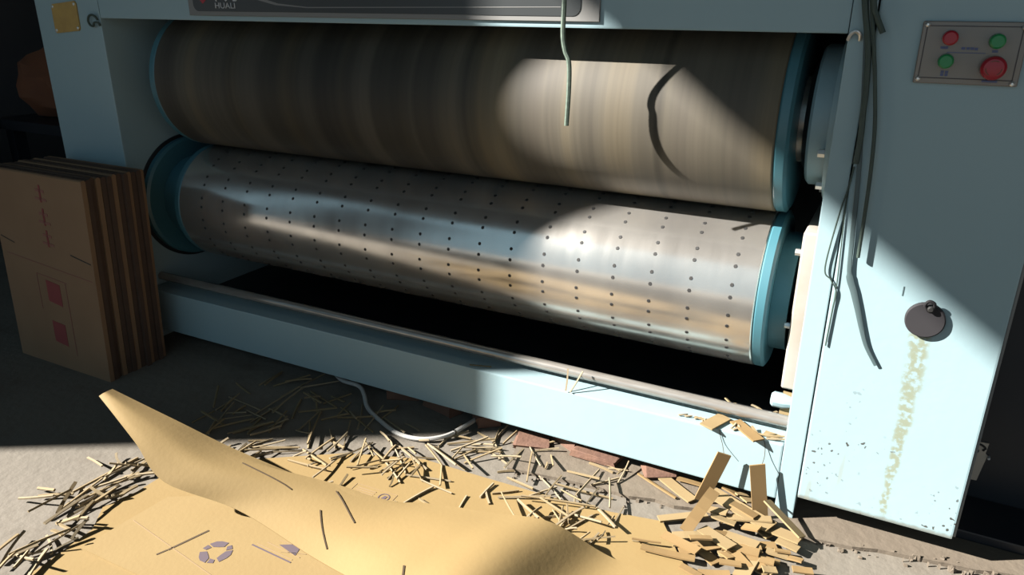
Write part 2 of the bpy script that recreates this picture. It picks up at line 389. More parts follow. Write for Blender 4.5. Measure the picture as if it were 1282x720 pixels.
for roll, y, z, r in ((ur, ur_y, ur_z, ur_r), (lr, lr_y, lr_z, lr_r)):
    for side in (0, 1):
        x0, x1 = ((XB + .0005, XB + .028) if side else (XA - .028, XA - .0005))
        f = obj('end_flange', lathe([(x0, r - .004), (x0 + .004, r - .001), (x1 - .006, r - .001), (x1, r - .012)] if side else
                [(x0, r - .012), (x0 + .006, r - .001), (x1 - .004, r - .001), (x1, r - .004)], (0, y, z), 'X', 96), 'paint_dark', roll, smooth=True)
        hx0, hx1 = ((x1 + .0005, x1 + .040) if side else (XL1 + .03, x0 - .0005))
        obj('hub', lathe([(hx0, .148), (hx1, .148)] if roll is lr else [(hx0, .10), (hx1, .10)], (0, y, z), 'X', 64), 'paint_dark' if roll is lr else 'barsteel', roll, smooth=True)
# bolt holes of the lower roller (a few pixels each): one piece
bm = bmesh.new()
xs = [-0.175 - 0.0965 * k for k in range(19)]
for ix, x in enumerate(xs):
    for k in range(34):
        a = 2 * math.pi * (k + (0.12 if k % 2 else -0.08)) / 34 + 0.05
        n = Vector((0, math.cos(a), math.sin(a))); tvec = Vector((0, -math.sin(a), math.cos(a))); ex = Vector((1, 0, 0))
        c = Vector((x, lr_y, lr_z)) + n * (lr_r - 0.0002)
        top = [bm.verts.new(c + n * 0.0012 + (ex * math.cos(q * math.pi / 3) + tvec * math.sin(q * math.pi / 3)) * 0.0044) for q in range(6)]
        bot = [bm.verts.new(c - n * 0.0015 + (ex * math.cos(q * math.pi / 3) + tvec * math.sin(q * math.pi / 3)) * 0.0062) for q in range(6)]
        bm.faces.new(top)
        for q in range(6): bm.faces.new((bot[q], bot[(q + 1) % 6], top[(q + 1) % 6], top[q]))
bmesh.ops.recalc_face_normals(bm, faces=bm.faces)
part(obj('bolt_holes', bm, 'hole', lr), 'small dark bolts in rows around the steel roller', 'stuff')
# cross bar over the bottom beam
obj('cross_bar', lathe([(XL1 + .002, .0145), (XR1 - .002, .0145)], (0, .062, .2295), 'X', 24), 'barsteel', mach, smooth=True)
# bearing housings on the inner face of the side frame
bh = obj('lower_bearing_housing', box((-0.040, 0.085, 0.30), (XR1 - 0.0005, 0.42, 0.690), 0.012, 3), 'cream', mach, smooth=True)
part(bh, 'cream bearing housing beside the steel roller')
for z in (0.635, 0.455): obj('bolt', lathe([(-0.053, .008), (-0.0405, .008)], (0, 0.11, z), 'X', 6), 'bolt', bh)
obj('hex_pin', lathe([(-0.058, .014), (-0.052, .019), (-0.030, .019), (-0.0055, .012)], (0, .10, .262), 'X', 12), 'paint', bh, smooth=True)
bh2 = obj('upper_bearing_housing', lathe([(-0.062, .150), (-0.056, .156), (-0.020, .156), (-0.0195, .185), (XR1 - .0005, .185)], (0, .24, .925), 'X', 64), 'paint', mach, smooth=True)
for a in (200, 235, 275, 310):
    obj('bolt', lathe([(-0.034, .009), (-0.0201, .009)], (0, .24 + .171 * math.cos(math.radians(a)), .925 + .171 * math.sin(math.radians(a))), 'X', 6), 'bolt', bh2)
obj('bearing_cap', lathe([(-0.075, .118), (-0.0625, .125)], (0, .24, .925), 'X', 48), 'interior', bh2, smooth=True)
# mounting ring on the left inner wall
lb = obj('left_bearing_housing', lathe([(XL1 + .0005, .215), (XL1 + .024, .215), (XL1 + .029, .205)], (0, lr_y, lr_z), 'X', 64), 'paint_dark', mach, smooth=True)
obj('dark_ring', lathe([(XL1 + .0006, .226), (XL1 + .006, .226), (XL1 + .0062, .216)], (0, lr_y, lr_z), 'X', 64), 'interior', lb, smooth=True)  # thin black ring around the housing

# brass plate and ring on the left column
bp = obj('nameplate', prism([(-2.421, 1.066), (-2.414, 1.060), (-2.298, 1.070), (-2.292, 1.077), (-2.290, 1.153), (-2.297, 1.160), (-2.412, 1.150), (-2.419, 1.144)], -0.004, -0.0005, 'Y'), 'brass', mach)
part(bp, 'aged brass nameplate')
for x, z in ((-2.411, 1.069), (-2.300, 1.078), (-2.299, 1.150), (-2.410, 1.142)):
    obj('screw', lathe([(-0.0075, .003), (-0.006, .005), (-0.0042, .005)], (x, 0, z), 'Y', 10), 'bolt', bp, smooth=True)
obj('wire_ring', tube([(-2.196, -.004, 1.103), (-2.200, -.008, 1.114), (-2.213, -.010, 1.119), (-2.228, -.010, 1.114), (-2.236, -.009, 1.100), (-2.230, -.008, 1.088), (-2.216, -.008, 1.086), (-2.203, -.012, 1.096), (-2.193, -.006, 1.096), (-2.189, -.004, 1.086)], .0035), 'cord', mach, smooth=True)

# sign on the top beam
sg = obj('sign_board', box((-1.777, -0.006, 1.1225), (-0.509, -0.0005, 1.330), 0.001, 1), 'signgrey', mach)
def rrect(x0, x1, z0, z1, r, n=6):
    out = []
    for cx, cz, a0 in ((x1 - r, z1 - r, 0), (x0 + r, z1 - r, 90), (x0 + r, z0 + r, 180), (x1 - r, z0 + r, 270)):
        for k in range(n + 1):
            a = math.radians(a0 + 90 * k / n); out.append((cx + r * math.cos(a), cz + r * math.sin(a)))
    return out
obj('sign_panel', prism(rrect(-1.755, -0.553, 1.134, 1.318, 0.02), -0.0075, -0.0062, 'Y'), 'signblack', sg)
obj('sign_stripe', prism([(-1.52, 1.168), (-1.44, 1.152), (-1.33, 1.1455), (-0.60, 1.152), (-0.60, 1.1535), (-1.33, 1.148), (-1.43, 1.156), (-1.50, 1.172)], -0.0082, -0.0077, 'Y'), 'signgrey', sg)
part(obj('sign_lettering', text_bm('HUALI', 0.0215, (-1.668, -0.0084, 1.1425), sx=1.32), 'white', sg), 'white HUALI lettering')
part(obj('sign_characters', text_bm('华力', 0.060, (-1.690, -0.0084, 1.1655), sx=1.0), 'white', sg), 'white Chinese characters above the lettering')
part(obj('sign_emblem', prism([(-1.752 + .0, 1.190), (-1.715, 1.154), (-1.694, 1.170), (-1.694, 1.215), (-1.722, 1.235)], -0.0084, -0.0077, 'Y'), 'red', sg), 'red emblem')

# push-button panel on the cabinet
pn = obj('button_panel', box((0.1185, -0.010, 1.026), (0.2835, -0.0025, 1.134), 0.0015, 1), 'panelface', mach)
part(pn, 'small beige push-button panel')
def pz(x): return -0.10 * (x - 0.20)
PY = -0.0105
for (xa, za, xb, zb) in ((.126, 1.126, .274, 1.126), (.126, 1.036, .274, 1.036), (.126, 1.036, .126, 1.126), (.274, 1.036, .274, 1.126)):
    obj('border_line', box((min(xa, xb) - .0007, PY - .0004, min(za, zb) - .0007), (max(xa, xb) + .0007, PY, max(za, zb) + .0007)), 'darkline', pn)
for x, z in ((.126, 1.128), (.275, 1.125), (.126, 1.034), (.275, 1.031)):
    obj('screw', lathe([(-0.0165, .002), (-0.0145, .0042), (PY, .0042)], (x, 0, z), 'Y', 12), 'bolt', pn, smooth=True)
def push_button(x, z, r, m, name):
    b = obj(name, lathe([(-0.030, r * .75), (-0.028, r * .95), (-0.020, r), (-0.0185, r * 1.02), (PY, r * 1.02)], (x, 0, z), 'Y', 24), m, pn, smooth=True)
    return b
push_button(.1655, 1.106, .0128, 'red', 'push_button'); push_button(.2385, 1.102, .0128, 'green', 'push_button'); push_button(.1655, 1.066, .0128, 'green', 'push_button')
obj('emergency_stop', lathe([(-0.046, .011), (-0.045, .0155), (-0.040, .0195), (-0.034, .0205), (-0.028, .019), (-0.026, .013), (PY, .013)], (.240, 0, 1.058), 'Y', 32), 'red', pn, smooth=True)
for a0 in (60, 180, 300):
    pts = [(.240 + .0125 * math.cos(math.radians(a0 + t)), -0.0462, 1.058 + .0125 * math.sin(math.radians(a0 + t))) for t in range(0, 75, 15)]
    obj('stop_arrow', tube(pts, .0009, 5, n=0), 'pinkprint', pn)
for i, (x0, x1, z) in enumerate(((.153, .165, 1.089), (.186, .192, 1.0885), (.194, .199, 1.0885), (.2, .206, 1.0885), (.207, .212, 1.088), (.165, .225, 1.081), (.161, .166, 1.047), (.168, .173, 1.047), (.161, .166, 1.042), (.168, .173, 1.042), (.234, .243, 1.085), (.228, .252, 1.034))):
    h = .0006 if i == 5 else .0022
    obj('printed_mark', box((x0, PY - .0004, z - h), (x1, PY, z + h)), 'bluetext', pn)

# round cover with its clasp
cv = obj('inspection_cover', lathe([(-0.012, .0345), (-0.0105, .0368), (-0.0025, .0368)], (.2215, 0, .566), 'Y', 48), 'cover', mach, smooth=True)
part(cv, 'round dark plum cover on the cabinet')
obj('clasp', tube([(.221, -.014, .590), (.216, -.018, .602), (.222, -.020, .611), (.231, -.019, .607), (.232, -.016, .597), (.225, -.015, .592)], .0033), 'cover', cv, smooth=True)
obj('clasp_knob', lathe([(-0.022, .004), (-0.020, .0065), (-0.0125, .0065)], (.227, 0, .594), 'Y', 12), 'hole', cv, smooth=True)
obj('panel_shadow', box((.172, -.0026, .608), (.1745, -.0021, .628)), 'strap', mach)  # dark strip painted for the small shadow of a cable
# clip near the top of the side frame
obj('cable_clip', tube([(-.004, -.004, 1.098), (.000, -.010, 1.108), (.008, -.013, 1.114), (.016, -.010, 1.108), (.017, -.004, 1.098)], .0035), 'bolt', mach, smooth=True)

# ---------------------------------------------------------------- cords
tag(obj('green_rope', tube([(-.566, -.07, 1.32), (-.565, -.07, 1.17), (-.566, -.07, 1.10), (-.560, -.07, 1.065), (-.550, -.07, 1.04), (-.548, -.07, .987), (-.551, -.07, .905)], .0056, 8), 'cordlight', smooth=True), 'frayed green rope end hanging in front of the rollers', 'rope')
def vt(pts, dz=.12): return [(pts[0][0] - .02, pts[0][1], pts[0][2] + dz)] + pts
tag(obj('packing_strap', tube(vt([(.018, -.008, 1.169), (.036, -.008, 1.027), (.049, -.008, .906), (.057, -.008, .811), (.063, -.008, .712), (.069, -.008, .640), (.083, -.008, .602), (.096, -.008, .566), (.111, -.008, .522), (.126, -.008, .485), (.150, -.008, .447)]), .006, 8, flat=(.0065, .0012), rad=lambda t: .55 + .5 * math.sin(3.0 * t) ** 2 if t > .55 else .55 + .35 * t), 'strap', smooth=True), 'flat grey-green strap trailing down the cabinet front', 'strap')
tag(obj('hanging_cord', tube(vt([(.015, -.015, 1.169), (.034, -.015, 1.085), (.042, -.015, 1.013), (.044, -.015, .968), (.047, -.015, .923), (.046, -.015, .868)]), .0055, 8), 'cord', smooth=True), 'thick dark green cord hanging nearest the top beam', 'cord')
tag(obj('hanging_cord', tube(vt([(.027, -.016, 1.169), (.044, -.016, 1.085), (.058, -.016, 1.01), (.069, -.016, .939), (.075, -.016, .862), (.078, -.016, .782), (.080, -.016, .679)]), .0036, 8), 'cord', smooth=True), 'long dark green cord ending above the sunlit cabinet', 'cord')
tag(obj('hanging_cord', tube(vt([(.030, -.02, 1.169), (.040, -.02, 1.141), (.055, -.02, 1.112)]), .0052, 8), 'cord', smooth=True), 'short dark green cord stub at the top', 'cord')
tag(obj('kinked_wire', tube([(.044, -.008, .86), (.040, -.006, .817), (.031, -.006, .758), (.021, -.006, .645), (.036, -.006, .620), (.050, -.006, .596), (.049, -.006, .56), (.048, -.006, .51), (.047, -.006, .470)], .0016, 6), 'cord', smooth=True), 'thin kinked wire bent out beside the cabinet seam', 'wire')
tag(obj('straight_wire', tube([(.044, -.005, .86), (.040, -.005, .793), (.049, -.005, .605), (.047, -.005, .48)], .0012, 6), 'cord', smooth=True), 'thin straight wire running down the cabinet seam', 'wire')
tag(obj('floor_cable', tube([(-1.46, .10, .02), (-1.353, .03, .026), (-1.265, .010, .034), (-1.225, -.016, .028), (-1.179, -.058, .014), (-1.104, -.095, .008), (-1.015, -.128, .008), (-.938, -.122, .010), (-.885, -.080, .014), (-.860, -.02, .02), (-.85, .08, .012)], .0065, 8), 'whitecable', smooth=True), 'white cable looping out from under the bottom beam', 'cable')

# ---------------------------------------------------------------- near-black machine standing in for the deep shade right of the cabinet
nm = empty('neighbouring_machine', (1.35, 0.9, 0.0)); tag(nm, 'machine body coloured near-black for the deep shade right of the cabinet', 'machine')
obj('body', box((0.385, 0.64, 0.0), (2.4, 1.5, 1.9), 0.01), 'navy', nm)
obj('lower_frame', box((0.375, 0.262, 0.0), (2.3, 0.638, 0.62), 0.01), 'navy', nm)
obj('shade_slab', box((0.375, 0.105, PL + .0005), (2.3, 0.2615, 0.035), 0.004), 'navy', nm)  # dark slab added to blacken the shaded floor beside the cabinet
tg = obj('tag_plate', prism([(0.385, 0.186), (0.425, 0.188), (0.423, 0.160), (0.428, 0.155), (0.424, 0.125), (0.419, 0.083), (0.385, 0.081)], 0.2585, 0.2615, 'Y'), 'tag', nm)
part(tg, 'beige tag plate with dark holes')
for x, z, r in ((.402, .163, .007), (.417, .168, .003), (.399, .150, .004)):
    obj('tag_hole', lathe([(0.2572, r), (0.2584, r)], (x, 0, z), 'Y', 12), 'hole', tg)
obj('tag_arc', tube([(.397, .258, .178), (.408, .258, .181), (.417, .258, .177), (.421, .258, .171)], .0028, 6), 'hole', tg)
obj('tag_pin', lathe([(.250, .003), (.2615, .003)], (.431, 0, .152), 'Y', 8), 'white', nm)

# ---------------------------------------------------------------- cartons and dark store on the left
cx0, cx1 = -2.50, -2.03
NC = 13
ORD = ['', 'second', 'third', 'fourth', 'fifth', 'sixth', 'seventh', 'eighth', 'ninth', 'tenth', 'eleventh', 'twelfth', 'rearmost']
for i in range(NC):
    y1 = -0.300 + i * 0.0172
    h = 0.662 - 0.004 * random.random() - 0.0005 * i
    xo = random.uniform(-.012, .010) if i else 0.0
    lean = 0.04
    z_f = 0.30 + random.uniform(-.02, .02)
    bm = bmesh.new()
    th = 0.0150
    # a folded carton: two boards with a fold at the top
    prof = [(0, 0), (th, 0), (th, h - .004), (th * .75, h), (th * .25, h), (0, h - .004)]
    A = []; B = []
    for (yy, zz) in prof:
        A.append(bm.verts.new((cx0 + xo, y1 + yy + zz * lean, zz))); B.append(bm.verts.new((cx1 + xo + zz * .012, y1 + yy + zz * lean, zz)))
    n = len(prof)
    bm.faces.new(A[::-1]); bm.faces.new(B)
    for k in range(n): bm.faces.new((A[k], A[(k + 1) % n], B[(k + 1) % n], B[k]))
    bmesh.ops.recalc_face_normals(bm, faces=bm.faces)
    if i == 0:
        root = empty('flattened_carton', (-2.265, -0.29, 0.0))
        tag(root, 'front flattened brown carton of the upright stack, printed in red', 'carton', 'flattened cartons leaning at the left column')
        obj('board', bm, 'carton', root)
        def fy(z): return y1 + z * lean - 0.0006
        def quad(name, pts, m):
            b = bmesh.new()
            f_ = [b.verts.new((x, fy(z), z)) for x, z in pts]; g_ = [b.verts.new((x, fy(z) - .0004, z)) for x, z in pts]
            b.faces.new(f_); b.faces.new(g_[::-1])
            for k in range(len(pts)): b.faces.new((f_[k], f_[(k + 1) % len(pts)], g_[(k + 1) % len(pts)], g_[k]))
            bmesh.ops.recalc_face_normals(b, faces=b.faces)
            return obj(name, b, m, root)
        quad('red_square', [(-2.285, .235), (-2.215, .225), (-2.215, .300), (-2.285, .308)], 'redprint')
        quad('red_square', [(-2.288, .092), (-2.222, .084), (-2.222, .160), (-2.288, .166)], 'redprint')
        quad('print_frame', [(-2.325, .322), (-2.175, .310), (-2.175, .313), (-2.325, .325)], 'pinkprint')
        quad('print_frame', [(-2.330, .20), (-2.327, .20), (-2.327, .325), (-2.330, .325)], 'pinkprint')
        quad('print_frame', [(-2.185, .06), (-2.182, .06), (-2.182, .312), (-2.185, .312)], 'pinkprint')
        quad('print_line', [(-2.47, .372), (-2.04, .338), (-2.04, .3405), (-2.47, .3745)], 'pinkprint')
        for j, z in enumerate((.60, .525, .455)):
            quad('red_character', [(-2.262, z - .022), (-2.205, z - .026), (-2.205, z - .018), (-2.262, z - .014)], 'pinkprint')
            quad('red_character', [(-2.255, z + .004), (-2.212, z + .001), (-2.212, z + .010), (-2.255, z + .013)], 'pinkprint')
            quad('red_character', [(-2.238, z - .03), (-2.229, z - .03), (-2.229, z + .025), (-2.238, z + .025)], 'redprint')
        quad('slit', [(-2.13, .412), (-2.035, .396), (-2.035, .399), (-2.13, .416)], 'hole')
        quad('slit', [(-2.49, .428), (-2.42, .412), (-2.42, .415), (-2.49, .431)], 'hole')
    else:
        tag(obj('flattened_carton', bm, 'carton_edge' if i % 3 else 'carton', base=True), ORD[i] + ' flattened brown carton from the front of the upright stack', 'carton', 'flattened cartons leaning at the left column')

def sack(name, c, r, m, label, seed):
    bm = bmesh.new(); bmesh.ops.create_icosphere(bm, subdivisions=3, radius=1.0)
    rnd = random.Random(seed); ph = [rnd.uniform(0, 6) for _ in range(6)]
    for v in bm.verts:
        p = v.co.copy(); k = 1 + .10 * math.sin(5 * p.x + ph[0]) * math.sin(4 * p.y + ph[1]) + .06 * math.sin(9 * p.z + ph[2] + 4 * p.x)
        v.co = Vector((c[0] + p.x * r[0] * k, c[1] + p.y * r[1] * k, max(c[2] + p.z * r[2] * k, c[2] - r[2] * .8)))
    tag(obj(name, bm, m, smooth=True, base=True), label, 'sack')
tag(obj('carton_crate', box((-4.40, .10, 0), (-3.86, .50, .60), .012), 'greycarton', base=True), 'grey-brown carton at the left edge behind the printed stack', 'carton')
bt = empty('storage_bench', (-3.42, .80, 0)); tag(bt, 'low dark bench holding sacks behind the left column', 'bench')
obj('bench_top', box((-3.95, .56, .56), (-2.9, 1.06, .61), .005), 'navy', bt)
for x in (-3.88, -2.97):
    for y in (.62, 1.0): obj('leg', box((x - .03, y - .03, 0), (x + .03, y + .03, .5595)), 'navy', bt)
sack('sack', (-3.68, .80, .770), (.20, .19, .19), 'sackorange', 'orange sack on the dark bench at the left edge', 5)
sack('sack', (-3.22, .80, .755), (.20, .19, .17), 'sackolive', 'olive sack on the dark bench beside the left column', 3)

# measured ground positions (metres)
LEFT = [(-1.564,-0.848,-1.559,-0.745),(-1.631,-0.787,-1.562,-0.74),(-1.662,-0.815,-1.563,-0.785),(-1.663,-0.767,-1.601,-0.761),(-1.522,-0.807,-1.603,-0.707),(-1.57,-0.737,-1.571,-0.552),(-1.492,-0.855,-1.522,-0.73),(-1.491,-0.805,-1.489,-0.666),(-1.485,-0.776,-1.492,-0.686),(-1.554,-0.719,-1.49,-0.642),(-1.547,-0.663,-1.503,-0.543),(-1.502,-0.634,-1.553,-0.531),(-1.558,-0.639,-1.521,-0.584),(-1.68,-0.621,-1.584,-0.643),(-1.62,-0.578,-1.586,-0.592),(-1.494,-0.64,-1.434,-0.568),(-1.491,-0.83,-1.428,-0.837),(-1.492,-0.826,-1.423,-0.794),(-1.434,-0.923,-1.416,-0.798),(-1.47,-0.867,-1.399,-0.901),(-1.468,-0.854,-1.423,-0.857),(-1.407,-0.887,-1.375,-0.851),(-1.455,-0.98,-1.509,-0.891),(-1.469,-0.938,-1.379,-0.947),(-1.407,-0.974,-1.435,-0.927),(-1.447,-0.933,-1.416,-0.899),(-1.529,-0.715,-1.475,-0.709),(-1.548,-0.668,-1.551,-0.62),(-1.498,-0.602,-1.475,-0.559),(-1.407,-0.849,-1.417,-0.803),(-1.483,-0.682,-1.493,-0.629),(-1.523,-0.74,-1.494,-0.605),(-1.531,-0.796,-1.54,-0.674),(-1.547,-0.696,-1.528,-0.566),(-1.504,-0.774,-1.444,-0.688),(-1.453,-0.693,-1.449,-0.645),(-1.47,-0.702,-1.457,-0.668),(-1.524,-0.606,-1.532,-0.526)]
DARK = [(-1.592,-0.273,-1.691,-0.165),(-1.587,-0.27,-1.595,-0.168),(-1.592,-0.355,-1.588,-0.276),(-1.512,-0.351,-1.447,-0.254),(-1.535,-0.307,-1.471,-0.238),(-1.466,-0.235,-1.453,-0.052),(-1.417,-0.209,-1.439,-0.051),(-1.545,-0.074,-1.473,0.02),(-1.449,-0.056,-1.378,0.05),(-1.415,-0.045,-1.279,-0.087),(-1.353,-0.169,-1.264,-0.097),(-1.287,-0.242,-1.3,-0.135),(-1.195,-0.304,-1.296,-0.133),(-1.198,-0.3,-1.284,-0.196),(-1.264,-0.169,-1.197,-0.121),(-1.242,-0.128,-1.252,-0.048),(-1.374,-0.272,-1.346,-0.218),(-1.408,-0.317,-1.397,-0.262),(-1.332,-0.401,-1.219,-0.316),(-1.353,-0.412,-1.342,-0.351),(-1.33,-0.37,-1.265,-0.315),(-1.363,-0.378,-1.212,-0.317),(-1.281,-0.413,-1.26,-0.348),(-1.425,-0.431,-1.411,-0.383),(-1.355,-0.404,-1.361,-0.366),(-1.308,-0.418,-1.275,-0.366),(-1.204,-0.353,-1.17,-0.335),(-1.197,-0.32,-1.09,-0.349),(-1.128,-0.379,-1.119,-0.351),(-1.157,-0.347,-1.131,-0.362),(-1.166,-0.242,-1.101,-0.264),(-1.108,-0.262,-1.179,-0.14),(-1.09,-0.335,-1.08,-0.262),(-1.387,-0.431,-1.393,-0.394),(-1.664,-0.117,-1.566,-0.152),(-1.589,-0.091,-1.591,0.015),(-1.474,-0.116,-1.457,0.072),(-1.501,-0.378,-1.54,-0.31),(-1.38,-0.335,-1.327,-0.264),(-1.616,-0.192,-1.463,-0.21)]
MID = [(-1.164,-0.244,-1.096,-0.269),(-1.115,-0.254,-1.162,-0.14),(-1.086,-0.336,-1.057,-0.193),(-1.046,-0.305,-1.054,-0.222),(-1.054,-0.222,-0.976,-0.254),(-1.143,-0.153,-1.219,-0.034),(-1.034,-0.154,-0.993,-0.19),(-0.972,-0.266,-0.991,-0.168),(-0.964,-0.262,-0.873,-0.322),(-0.974,-0.2,-0.881,-0.282),(-0.983,-0.174,-0.843,-0.244),(-0.947,-0.308,-0.927,-0.233),(-0.929,-0.325,-0.918,-0.238),(-0.91,-0.324,-0.914,-0.226),(-0.888,-0.312,-0.891,-0.251),(-0.888,-0.347,-0.896,-0.317),(-0.903,-0.23,-0.827,-0.289),(-0.949,-0.176,-0.905,-0.202),(-0.876,-0.289,-0.762,-0.255),(-0.905,-0.207,-0.86,-0.178),(-0.911,-0.136,-0.779,-0.201),(-0.894,-0.127,-0.758,-0.19),(-0.911,-0.146,-0.821,-0.205),(-0.821,-0.205,-0.77,-0.293),(-0.76,-0.325,-0.782,-0.265),(-0.883,-0.126,-0.887,0.006),(-0.801,-0.127,-0.73,-0.197),(-0.82,-0.157,-0.814,-0.115),(-1.017,-0.355,-0.953,-0.307),(-0.998,-0.41,-1.008,-0.363),(-1.039,-0.436,-1.018,-0.407),(-0.981,-0.308,-0.971,-0.284),(-0.868,-0.103,-0.754,-0.032),(-0.892,-0.084,-0.844,-0.026),(-0.84,-0.129,-0.767,-0.049),(-0.819,-0.127,-0.737,-0.063),(-0.943,-0.132,-0.907,-0.134),(-0.826,-0.006,-0.754,-0.032),(-1.234,-0.133,-1.135,-0.092),(-1.267,-0.174,-1.173,-0.101),(-1.149,-0.064,-1.105,-0.017),(-1.039,-0.064,-0.975,-0.085),(-1.328,-0.087,-1.287,-0.001),(-1.121,-0.152,-1.145,-0.026),(-1.113,-0.069,-1.0,-0.12),(-1.266,-0.078,-1.092,-0.148)]
MID2 = [(-0.818,-0.402,-0.787,-0.3),(-0.672,-0.396,-0.695,-0.288),(-0.645,-0.352,-0.603,-0.382),(-0.662,-0.279,-0.659,-0.215),(-0.792,-0.356,-0.729,-0.374),(-0.842,-0.391,-0.753,-0.413)]
RIGHT = [(-0.821,-0.016,-0.726,-0.048),(-0.81,-0.07,-0.748,-0.031),(-0.66,-0.154,-0.665,-0.033),(-0.671,0.004,-0.583,-0.092),(-0.58,-0.116,-0.479,-0.197),(-0.663,-0.276,-0.661,-0.213),(-0.611,-0.262,-0.537,-0.327),(-0.527,-0.362,-0.521,-0.289),(-0.622,-0.259,-0.504,-0.201),(-0.557,-0.215,-0.508,-0.156),(-0.517,-0.147,-0.371,-0.121),(-0.641,-0.174,-0.554,-0.2),(-0.566,-0.243,-0.391,-0.19),(-0.497,-0.155,-0.43,-0.184),(-0.449,-0.172,-0.44,-0.037),(-0.447,-0.184,-0.461,-0.136),(-0.418,-0.196,-0.414,-0.106),(-0.436,-0.104,-0.382,-0.046),(-0.4,-0.07,-0.354,-0.192),(-0.39,-0.181,-0.318,-0.251),(-0.341,-0.235,-0.341,-0.194),(-0.482,-0.238,-0.443,-0.277),(-0.447,-0.279,-0.459,-0.23),(-0.434,-0.32,-0.389,-0.215),(-0.452,-0.314,-0.411,-0.218),(-0.437,-0.232,-0.354,-0.246),(-0.431,-0.303,-0.399,-0.286),(-0.357,-0.315,-0.351,-0.269),(-0.342,-0.303,-0.341,-0.255),(-0.418,-0.334,-0.309,-0.276),(-0.51,-0.312,-0.504,-0.258),(-0.276,-0.253,-0.25,-0.246),(-0.477,-0.015,-0.405,-0.028),(-0.583,-0.028,-0.547,-0.094),(-0.39,-0.04,-0.382,0.009),(-0.643,-0.251,-0.589,-0.209),(-0.645,-0.351,-0.605,-0.383),(-0.681,-0.154,-0.641,-0.128),(-0.63,-0.031,-0.572,-0.0),(-0.628,0.004,-0.598,0.031),(-0.452,-0.222,-0.426,-0.268),(-0.441,-0.292,-0.434,-0.239),(-0.78,-0.099,-0.705,-0.076),(-0.799,-0.087,-0.721,-0.057),(-0.716,-0.008,-0.67,0.028),(-0.731,-0.028,-0.715,0.028),(-0.569,-0.095,-0.576,-0.068),(-0.724,-0.109,-0.638,-0.1)]
CHIP = [(-0.345,-0.005,-0.229,-0.059,0.006),(-0.303,0.023,-0.189,-0.051,0.03),(-0.249,0.021,-0.188,0.024,0.02),(-0.174,-0.179,-0.14,-0.051,0.028),(-0.154,-0.014,0.002,-0.085,0.043),(-0.021,-0.032,0.07,-0.088,0.029),(-0.057,-0.152,0.02,-0.115,0.023),(0.019,-0.108,0.068,-0.12,0.023),(-0.102,-0.132,-0.048,-0.218,0.027),(-0.249,-0.272,-0.131,-0.254,0.02),(-0.195,-0.205,-0.106,-0.158,0.023),(-0.13,-0.209,-0.087,-0.238,0.027),(-0.026,-0.177,0.037,-0.172,0.018),(-0.03,-0.263,-0.02,-0.188,0.036),(-0.114,-0.288,-0.052,-0.262,0.022),(-0.154,-0.287,-0.107,-0.298,0.017),(0.008,-0.223,0.035,-0.209,0.018),(0.02,-0.145,0.053,-0.135,0.012),(-0.133,0.025,-0.096,0.017,0.022),(-0.092,0.019,-0.058,-0.008,0.029),(-0.081,-0.206,-0.06,-0.224,0.018),(-0.274,-0.262,-0.211,-0.245,0.004),(-0.186,-0.235,-0.138,-0.213,0.004),(0.065,-0.193,0.105,-0.179,0.018),(-0.107,-0.111,-0.07,-0.091,0.004),(-0.131,-0.107,-0.075,-0.11,0.023),(-0.056,-0.2,-0.015,-0.235,0.022),(-0.058,-0.101,-0.02,-0.113,0.023),(-0.005,-0.195,0.032,-0.217,0.022),(-0.08,-0.249,-0.035,-0.239,0.02),(0.051,-0.151,0.081,-0.156,0.018),(-0.147,-0.081,-0.1,-0.082,0.028),(-0.096,-0.054,-0.036,-0.073,0.029),(-0.155,-0.215,-0.111,-0.192,0.018),(0.003,-0.146,0.05,-0.144,0.021)]
ARCH = [[(-1.59,-0.61,0.215),(-1.585,-0.603,0.22),(-1.582,-0.596,0.222),(-1.586,-0.585,0.22),(-1.594,-0.569,0.215)],[(-1.404,-0.659,0.165),(-1.395,-0.635,0.17),(-1.389,-0.606,0.172),(-1.391,-0.578,0.17),(-1.397,-0.545,0.165)],[(-1.282,-0.685,0.105),(-1.249,-0.644,0.115),(-1.216,-0.601,0.12),(-1.206,-0.549,0.115),(-1.189,-0.511,0.105)],[(-1.103,-0.632,0.05),(-1.04,-0.581,0.065),(-0.991,-0.525,0.075),(-0.954,-0.469,0.072),(-0.869,-0.472,0.06)],[(-0.86,-0.65,0.022),(-0.84,-0.585,0.045),(-0.81,-0.52,0.055),(-0.78,-0.46,0.055),(-0.74,-0.405,0.05)],[(-0.66,-0.69,0.05),(-0.64,-0.61,0.068),(-0.62,-0.53,0.075),(-0.6,-0.46,0.075),(-0.56,-0.38,0.068)],[(-0.52,-0.71,0.07),(-0.5,-0.62,0.085),(-0.48,-0.54,0.09),(-0.46,-0.46,0.088),(-0.43,-0.365,0.08)],[(-0.39,-0.73,0.018),(-0.37,-0.63,0.02),(-0.35,-0.54,0.022),(-0.33,-0.45,0.022),(-0.3,-0.34,0.02)],[(-0.22,-0.74,0.018),(-0.2,-0.63,0.018),(-0.18,-0.54,0.018),(-0.17,-0.45,0.018),(-0.15,-0.35,0.018)]]

